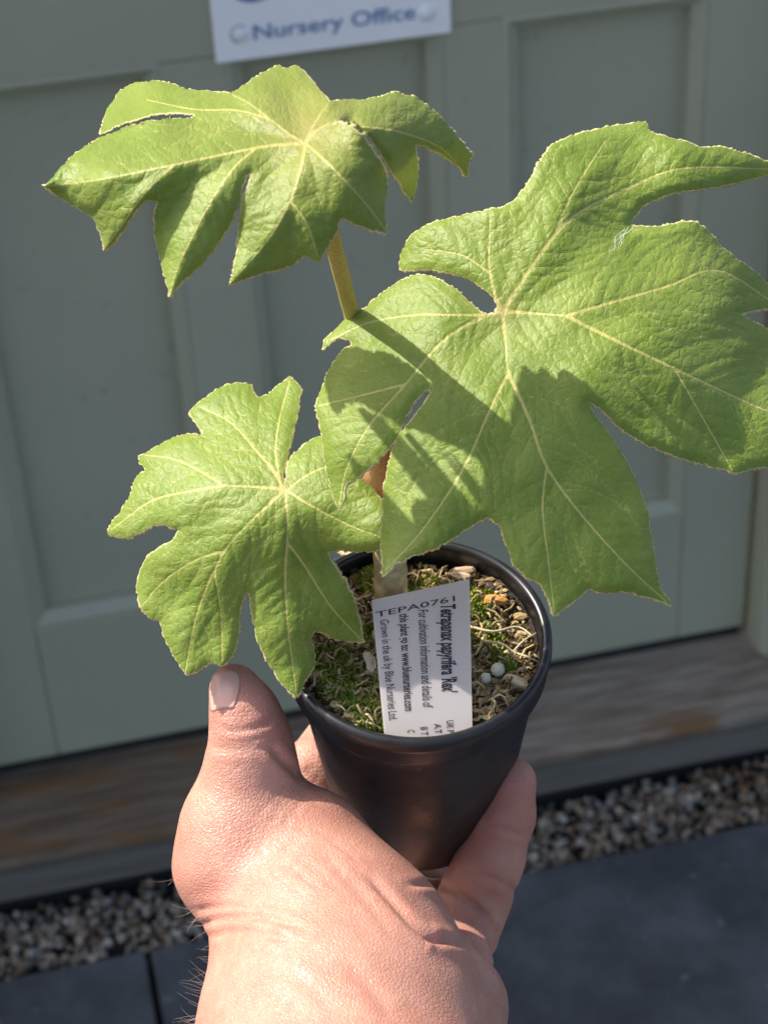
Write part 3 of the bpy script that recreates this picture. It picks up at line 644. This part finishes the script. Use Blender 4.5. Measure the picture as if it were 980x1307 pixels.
V3 = [cv(2.2, [(595, 378), (560, 320), (500, 250), (430, 172), (330, 120)], c3), cv(1.6, [(580, 345), (568, 260), (580, 160), (612, 40)], c3), cv(2.4, [(595, 378), (500, 371), (405, 367)], c3), cv(1.9, [(405, 367), (300, 385), (180, 415), (55, 505)], c3), cv(1.6, [(405, 367), (320, 315), (240, 282), (160, 272)], c3),
      cv(2.4, [(595, 382), (540, 432), (470, 500), (410, 567)], c3), cv(2.0, [(410, 567), (355, 680), (315, 800), (288, 945)], c3), cv(1.6, [(410, 570), (320, 600), (220, 665), (150, 745)], c3), cv(1.1, [(378, 635), (392, 720), (400, 800), (402, 920)], c3), cv(2.3, [(597, 385), (606, 470), (605, 545)], c3), cv(1.9, [(605, 545), (598, 650), (606, 800), (634, 1022)], c3), cv(1.7, [(605, 545), (660, 620), (740, 745), (836, 850)], c3), cv(1.9, [(602, 382), (680, 430), (800, 492), (915, 535)], c3), cv(1.6, [(608, 378), (650, 345), (720, 310), (800, 300)], c3)]
K3 = [(362, 623, .556), (380, 485, .590), (320, 490, .590), (244, 530, .588), (300, 560, .574), (177, 585, .585), (138, 682, .580), (220, 640, .566), (228, 680, .562), (176, 745, .572), (200, 790, .567), (238, 860, .562), (300, 845, .561), (270, 760, .560), (316, 755, .558), (375, 890, .558), (390, 800, .558), (464, 819, .566), (430, 745, .560), (420, 705, .555), (480, 700, .546), (500, 670, .545), (440, 600, .556), (410, 558, .566), (360, 700, .554), (365, 580, .566)]
make_leaf('leaf', O3, V3, K3, hub=(362, 623, 10), label='smallest lobed leaf with its tips over the thumb', seed=8)
# --- unfolding young leaf
yo = [(440, 613), (455, 606), (468, 598), (477, 587), (489, 575), (498, 568), (507, 556), (520, 552), (528, 575), (518, 610), (500, 640), (489, 652), (484, 641), (474, 627), (464, 619)]
make_leaf('young_leaf', yo, [[1.6, (489, 648), (483, 610), (500, 575)]], [(440, 613, .560), (464, 610, .552), (489, 650, .556), (507, 556, .548), (528, 575, .556), (518, 610, .556), (482, 605, .547), (495, 590, .546)], mats=('young', 'young', 'young'), label='furry orange unfolding leaf', step=2.4, jag=.8, secs=False, puck=.6)
pxtube('petiole', [(486, 640, .562, 9), (470, 500, .566, 10), (452, 415, .562, 10.5), (442, 375, .548, 10.5), (426, 312, .516, 11), (404, 230, .486, 11), (391, 186, .476, 8)], M['petiole'])
pxtube('petiole', [(487, 660, .563, 9), (540, 575, .560, 9), (598, 478, .556, 9), (640, 400, .540, 8)], M['petiole'])
pxtube('petiole', [(497, 690, .560, 8), (440, 672, .566, 8), (390, 640, .568, 8), (363, 624, .560, 6)], M['petiole'])
# cobweb fluff on the big leaf
tp = tps(K2)
for i in range(4):
    a = rs.uniform(775, 790); b = rs.uniform(308, 322); p = [(a, b)]
    for k in range(5): a += rs.uniform(0, 8); b -= rs.uniform(0, 9); p.append((a + rs.uniform(-3, 3), b))
    p = spline(p, 16); d = tp(p) - .0022 - .0008 * rs.rand()
    child('fluff', *tube([P(x, y, q) for (x, y), q in zip(p, d)], .00005, 4), M['fluff'], leaf2)

# ------------------------------------------------------------ plant label
TQ = [(474, 766, .568), (599, 739, .568), (603, 946, .561), (492, 956, .561)]
q = np.array([P(*t) for t in TQ]); tn = np.cross(q[1] - q[0], q[3] - q[0]); tn /= np.linalg.norm(tn)
if tn @ (CAM - q[0]) < 0: tn = -tn
q[2] -= ((q[2] - q[0]) @ tn) * tn
tb = (q[2] + q[3]) / 2
pt = empty('plant_label', tb); tag(pt, 'white plastic plant label with black print stuck in the soil', 'plant label')
vv = np.vstack([q, q - tn * .0004]) - tb
link('tag_card', mesh('tag_card', vv, [(0, 3, 2, 1), (4, 5, 6, 7), (0, 1, 5, 4), (1, 2, 6, 5), (2, 3, 7, 6), (3, 0, 4, 7)]), M['tagm'], pt)
tcam = (q[0] - CAM) @ RW; ncam = tn @ RW
def on_tag(px, py, lift=.00015):
    r = np.stack([(px - CX) / F, (py - CY) / F, np.ones_like(px)], -1); c = r * ((tcam @ ncam) / (r @ ncam))[..., None]
    return to_w(c) + tn * lift - tb
def tag_text(s, a, b, h, bold=0.0):
    """a, b = baseline ends, h = vector from baseline to cap top (crop pixels of the label)"""
    me, v = text_mesh(s, bold); a, b, h = (np.array(x, float) / 5.68 for x in (a, b, h)); x0, x1 = v[:, 0].min(), v[:, 0].max()
    t = (v[:, 0] - x0) / (x1 - x0); p = a + t[:, None] * (b - a) + (v[:, 1] / CAPH)[:, None] * h + np.array([460, 720])
    wv = on_tag(p[:, 0], p[:, 1])
    for vt, c in zip(me.vertices, wv): vt.co = c
    link('lettering', me, M['ink'], pt)
tag_text('TEPA0761', (112, 388), (685, 268), (-3, -40), .004)
tag_text("Tetrapanax papyrifera 'Rex'", (583, 292), (592, 930), (105, -3), .03)
tag_text('For cultivation information and details of', (418, 335), (452, 1040), (72, -4), .008)
tag_text('this plant go to: www.bluenurseries.com', (283, 362), (322, 1066), (66, -4), .02)
tag_text('Grown in the uk by Blue Nurseries Ltd.', (142, 405), (207, 1135), (64, -5), .004)
for s, a, l in (('UK P', (622, 1135), 90), ('A.T', (533, 1158), 70), ('B T', (434, 1182), 60), ('C', (338, 1202), 22)):
    tag_text(s, a, (a[0] + 5, a[1] + l), (50, -3), .01)

# ------------------------------------------------------------ hand
H = .0011
lo = np.array([-.083, .030, .40]); hi = np.array([.066, .235, .745])
nx, ny, nz = ((hi - lo) / H).astype(int)
gx = (lo[0] + H * np.arange(nx)).astype(np.float32)[:, None, None]; gy = (lo[1] + H * np.arange(ny)).astype(np.float32)[None, :, None]; gz = (lo[2] + H * np.arange(nz)).astype(np.float32)[None, None, :]
def smin(a, b, k):
    h = np.clip(.5 + .5 * (b - a) / k, 0, 1); return b + (a - b) * h - k * h * (1 - h)
def cone(A, B):
    """tapered capsule between (px,py,depth,r px) ends"""
    a = c_of(*A[:3]); b = c_of(*B[:3]); ra = A[3] * A[2] / F; rb = B[3] * B[2] / F; ab = b - a; L2 = ab @ ab
    t = np.clip(((gx - a[0]) * ab[0] + (gy - a[1]) * ab[1] + (gz - a[2]) * ab[2]) / L2, 0, 1).astype(np.float32)
    return np.sqrt((gx - a[0] - t * ab[0]) ** 2 + (gy - a[1] - t * ab[1]) ** 2 + (gz - a[2] - t * ab[2]) ** 2) - (ra + t * (rb - ra))
def chain(pts, k=.003):
    d = None
    for A, B in zip(pts[:-1], pts[1:]):
        c = cone(A, B); d = c if d is None else smin(d, c, k)
    return d
thumb = chain([(299, 878, .574, 32), (312, 910, .574, 42), (321, 948, .575, 50), (320, 985, .576, 58)], .004)
thumb = smin(thumb, chain([(320, 985, .576, 58), (312, 1045, .578, 74), (318, 1095, .578, 92)], .004), .004)
thenar = chain([(318, 1095, .578, 92), (378, 1105, .578, 98), (398, 1160, .570, 104), (415, 1230, .560, 118)], .006)
body = smin(thumb, thenar, .007)
arm = chain([(430, 1235, .562, 160), (440, 1330, .545, 182), (450, 1480, .515, 200), (470, 1800, .455, 240)], .01)
body = smin(body, arm, .010)
body = smin(body, chain([(575, 1285, .560, 74), (545, 1350, .545, 95)], .006), .008)      # heel of the hand
palm = chain([(592, 1228, .600, 38), (578, 1188, .622, 43), (525, 1192, .640, 44), (440, 1130, .655, 48)], .005)
palm = smin(palm, chain([(470, 1250, .600, 60), (540, 1245, .606, 48)], .006), .01)
body = smin(body, palm, .006)
pinky = chain([(652, 998, .608, 33), (642, 1040, .614, 40), (624, 1095, .620, 44), (606, 1145, .626, 45), (594, 1195, .626, 42)], .003)
body = smin(body, pinky, .0022)
index = chain([(415, 1105, .645, 44), (398, 985, .650, 39), (440, 925, .688, 36), (505, 905, .700, 33)], .004)
body = smin(body, index, .004)
mid_f = chain([(475, 1140, .655, 44), (470, 1090, .700, 40), (500, 960, .722, 38)], .004)
body = smin(body, mid_f, .004)
ring_f = chain([(540, 1150, .645, 46), (570, 1090, .690, 40), (590, 980, .708, 38)], .004)
body = smin(body, ring_f, .004)
def nets(d, lo, h):
    ins = d < 0; nx, ny, nz = d.shape
    cnt = np.zeros((nx - 1, ny - 1, nz - 1), np.int8)
    for i in (0, 1):
        for j in (0, 1):
            for k in (0, 1): cnt += ins[i:nx - 1 + i, j:ny - 1 + j, k:nz - 1 + k]
    act = np.argwhere((cnt > 0) & (cnt < 8)); idx = np.full(cnt.shape, -1, np.int64); idx[tuple(act.T)] = np.arange(len(act))
    acc = np.zeros((len(act), 3)); num = np.zeros(len(act))
    cs = [(i, j, k) for i in (0, 1) for j in (0, 1) for k in (0, 1)]
    for a in cs:
        for b in cs:
            if a < b and sum(abs(x - y) for x, y in zip(a, b)) == 1:
                A = act + a; B = act + b; va = d[tuple(A.T)]; vb = d[tuple(B.T)]; m = (va < 0) != (vb < 0)
                t = np.where(m, va / (va - vb + 1e-20), 0)[:, None]; p = A + t * (B - A); acc[m] += p[m]; num[m] += 1
    vert = lo + h * acc / num[:, None]; quads = []
    for ax_ in range(3):
        s0 = [slice(None)] * 3; s1 = [slice(None)] * 3; s0[ax_] = slice(0, -1); s1[ax_] = slice(1, None)
        ch = ins[tuple(s0)] != ins[tuple(s1)]; e = np.argwhere(ch); u, v = [(1, 2), (2, 0), (0, 1)][ax_]
        ok = (e[:, u] > 0) & (e[:, v] > 0) & (e[:, u] < d.shape[u] - 1) & (e[:, v] < d.shape[v] - 1); e = e[ok]
        def cell(du, dv): c = e.copy(); c[:, u] -= du; c[:, v] -= dv; return idx[tuple(c.T)]
        qd = np.stack([cell(1, 1), cell(0, 1), cell(0, 0), cell(1, 0)], 1); fl = ~ins[tuple(e.T)]; qd[fl] = qd[fl][:, ::-1]; quads.append(qd)
    return vert, np.vstack(quads)
hv, hq = nets(body, lo, H); del body, thumb, thenar, arm, palm, pinky, index, mid_f, ring_f
def vnorm(v, q):
    n = np.zeros_like(v); f = np.cross(v[q[:, 2]] - v[q[:, 0]], v[q[:, 3]] - v[q[:, 1]])
    for k in range(4): np.add.at(n, q[:, k], f)
    return n / (np.linalg.norm(n, axis=1)[:, None] + 1e-15)
eds = np.unique(np.sort(np.vstack([hq[:, [0, 1]], hq[:, [1, 2]], hq[:, [2, 3]], hq[:, [3, 0]]]), axis=1), axis=0)
deg = np.bincount(eds.ravel(), minlength=len(hv)).astype(float)[:, None]
for it in range(5):
    s = np.zeros_like(hv); np.add.at(s, eds[:, 0], hv[eds[:, 1]]); np.add.at(s, eds[:, 1], hv[eds[:, 0]]); hv = hv + .5 * (s / deg - hv)
hn = vnorm(hv, hq)                               # camera space
if (hn * (hv - hv.mean(0))).sum() < 0: hn = -hn; hq = hq[:, ::-1]
upx = hv[:, 0] / hv[:, 2] * F + CX; upy = hv[:, 1] / hv[:, 2] * F + CY
fac = np.clip(-hn[:, 2] * 2.5 + .3, 0, 1)
def crease(line, depth, wpx, both=0.0):
    global hv
    L = spline(line, 24); best = np.full(len(hv), 1e9); pp = np.c_[upx, upy]
    m = (upx > L[:, 0].min() - 40) & (upx < L[:, 0].max() + 40) & (upy > L[:, 1].min() - 40) & (upy < L[:, 1].max() + 40)
    ii = np.where(m)[0]; b = np.full(len(ii), 1e9); tt = np.zeros(len(ii))
    for k in range(len(L) - 1):
        ab = L[k + 1] - L[k]; t = np.clip(((pp[ii] - L[k]) @ ab) / (ab @ ab + 1e-9), 0, 1); dd = np.hypot(*(pp[ii] - L[k] - t[:, None] * ab).T); u = dd < b; b[u] = dd[u]; tt[u] = (k + t[u]) / (len(L) - 1)
    fade = np.clip(np.minimum(tt, 1 - tt) * 6 + .15, 0, 1)
    disp = (-depth * np.exp(-(b / wpx) ** 2) + both * np.exp(-((b - 2.2 * wpx) / (1.6 * wpx)) ** 2)) * fade * fac[ii]
    hv[ii] += hn[ii] * disp[:, None]
crease([(345, 955), (362, 972), (376, 985), (384, 992)], .0016, 5, .0006)          # web of the thumb
crease([(275, 928), (300, 934), (330, 928), (352, 916)], .0005, 4, .0003)
crease([(272, 940), (305, 946), (345, 938)], .0004, 4, .0003)
crease([(268, 952), (300, 956), (350, 952)], .0004, 5, .0003)
crease([(252, 1180), (290, 1172), (340, 1172), (390, 1186)], .0007, 4, .0005)
crease([(246, 1162), (290, 1158), (330, 1160)], .0005, 4, .0003)
crease([(262, 1196), (310, 1190), (370, 1200)], .0005, 4, .0003)
crease([(470, 1120), (500, 1150), (525, 1178), (548, 1196), (560, 1204)], .0012, 5, .0005)
crease([(545, 1196), (560, 1200), (590, 1204), (630, 1218)], .0014, 5, .0006)
crease([(520, 1128), (560, 1130), (595, 1146), (620, 1172), (632, 1196)], .0013, 4, .0007)
crease([(590, 1112), (620, 1118), (650, 1132), (664, 1145)], .0006, 4, .0003)
crease([(618, 1052), (640, 1058), (670, 1066)], .0006, 4, .0004)
crease([(404, 1078), (440, 1120), (475, 1160), (500, 1200)], .0002, 5, .0001)
crease([(440, 1230), (470, 1260), (500, 1300)], .0003, 9, .0003)
crease([(330, 1236), (380, 1250), (430, 1290)], .0002, 8, .0002)
rsn = np.random.RandomState(3)
for i in range(26):        # fine criss-cross skin folds over the thumb base
    a = rsn.uniform(300, 450); b = rsn.uniform(1010, 1130); t = rsn.choice([.7, -.9]) + rsn.normal() * .15; L = rsn.uniform(18, 50)
    crease([(a - L * math.cos(t), b - L * math.sin(t)), (a + rsn.normal(), b + rsn.normal()), (a + L * math.cos(t), b + L * math.sin(t))], .00012, 2.5, .00005)
hw = to_w(hv); hnw = hn @ RW.T
hb = to_w(c_of(440, 1330, .545))
hand = link('hand', mesh('hand', hw - hb, hq, True), M['skin'], None, hb)
tag(hand, 'bare left hand and wrist holding up the black pot', 'hand')
fl = np.clip(1 - np.hypot(upx - 300, upy - 885) / 70, 0, 1) * .8 + np.clip(1 - np.hypot(upx - 655, upy - 1000) / 110, 0, 1) * .9 + np.clip(1 - np.hypot(upx - 280, upy - 1140) / 110, 0, 1) * .5
at = hand.data.attributes.new('flush', 'FLOAT', 'POINT'); at.data.foreach_set('value', np.clip(fl, 0, 1).astype(np.float32))
# thumb nail: a curved plate laid on the left upper side of the tip
def surf_at(px, py):
    m = fac > .02; k = np.where(m)[0][np.argsort((upx[m] - px) ** 2 + (upy[m] - py) ** 2)[:24]]
    k = k[np.argsort(hv[k, 2])[:14]]; return hw[k].mean(0), hnw[k].mean(0)
nailpx = np.array([[(265, 872), (274, 862), (285, 856), (297, 855), (307, 860)], [(265, 882), (275, 874), (286, 870), (299, 869), (308, 873)], [(267, 895), (276, 889), (286, 886), (296, 885), (304, 888)], [(270, 910), (276, 906), (284, 903), (290, 902), (296, 903)]], float)
Vn = []
for r in nailpx:
    for p in r:
        a, b = surf_at(*p); Vn.append(a + b / np.linalg.norm(b) * (.0009 if (0 < len(Vn) % 5 < 4 and len(Vn) // 5 in (0, 1, 2)) else .0002))
Vn = np.array(Vn) - hb; fq = [(i * 5 + j, i * 5 + j + 1, (i + 1) * 5 + j + 1, (i + 1) * 5 + j) for i in range(3) for j in range(4)]
nail = link('thumb_nail', mesh('thumb_nail', Vn, fq, True), M['nail'], hand)
md = nail.modifiers.new('s', 'SUBSURF'); md.levels = md.render_levels = 2
md = nail.modifiers.new('t', 'SOLIDIFY'); md.thickness = .0003; md.offset = 0
# arm hair
V, Fs, off = [], [], 0
cand = np.where((upy > 1120) & (upy < 1420) & (upx < 420) & (fac > 0))[0]
wgt = np.exp(-(upx[cand] - 240) / 45) * (.15 + np.clip((upy[cand] - 1120) / 200, 0, 1)); wgt /= wgt.sum()
for i in rsn.choice(cand, 130, p=wgt):
    p = hw[i]; n_ = hnw[i]; side = RW @ np.array([-.8 + .6 * rsn.rand(), rsn.uniform(-.9, .9), -.2]); L = rsn.uniform(.003, .0085)
    pts = [p]; d = n_ * .9 + side * .7; d /= np.linalg.norm(d); bend = RW @ np.array([rsn.uniform(-.5, .5), rsn.uniform(-1, 1), 0]) * .35
    for k in range(6): d = d + bend * .35; d /= np.linalg.norm(d); pts.append(pts[-1] + d * L / 6)
    tv, tf = tube(np.array(pts), np.linspace(.000042, .000015, 7), 3); V.append(np.array(tv)); Fs += [tuple(x + off for x in f) for f in tf]; off += len(tv)
tag(link('hair', mesh('hair', np.vstack(V) - hb, Fs), M['hair'], hand), kind='stuff')
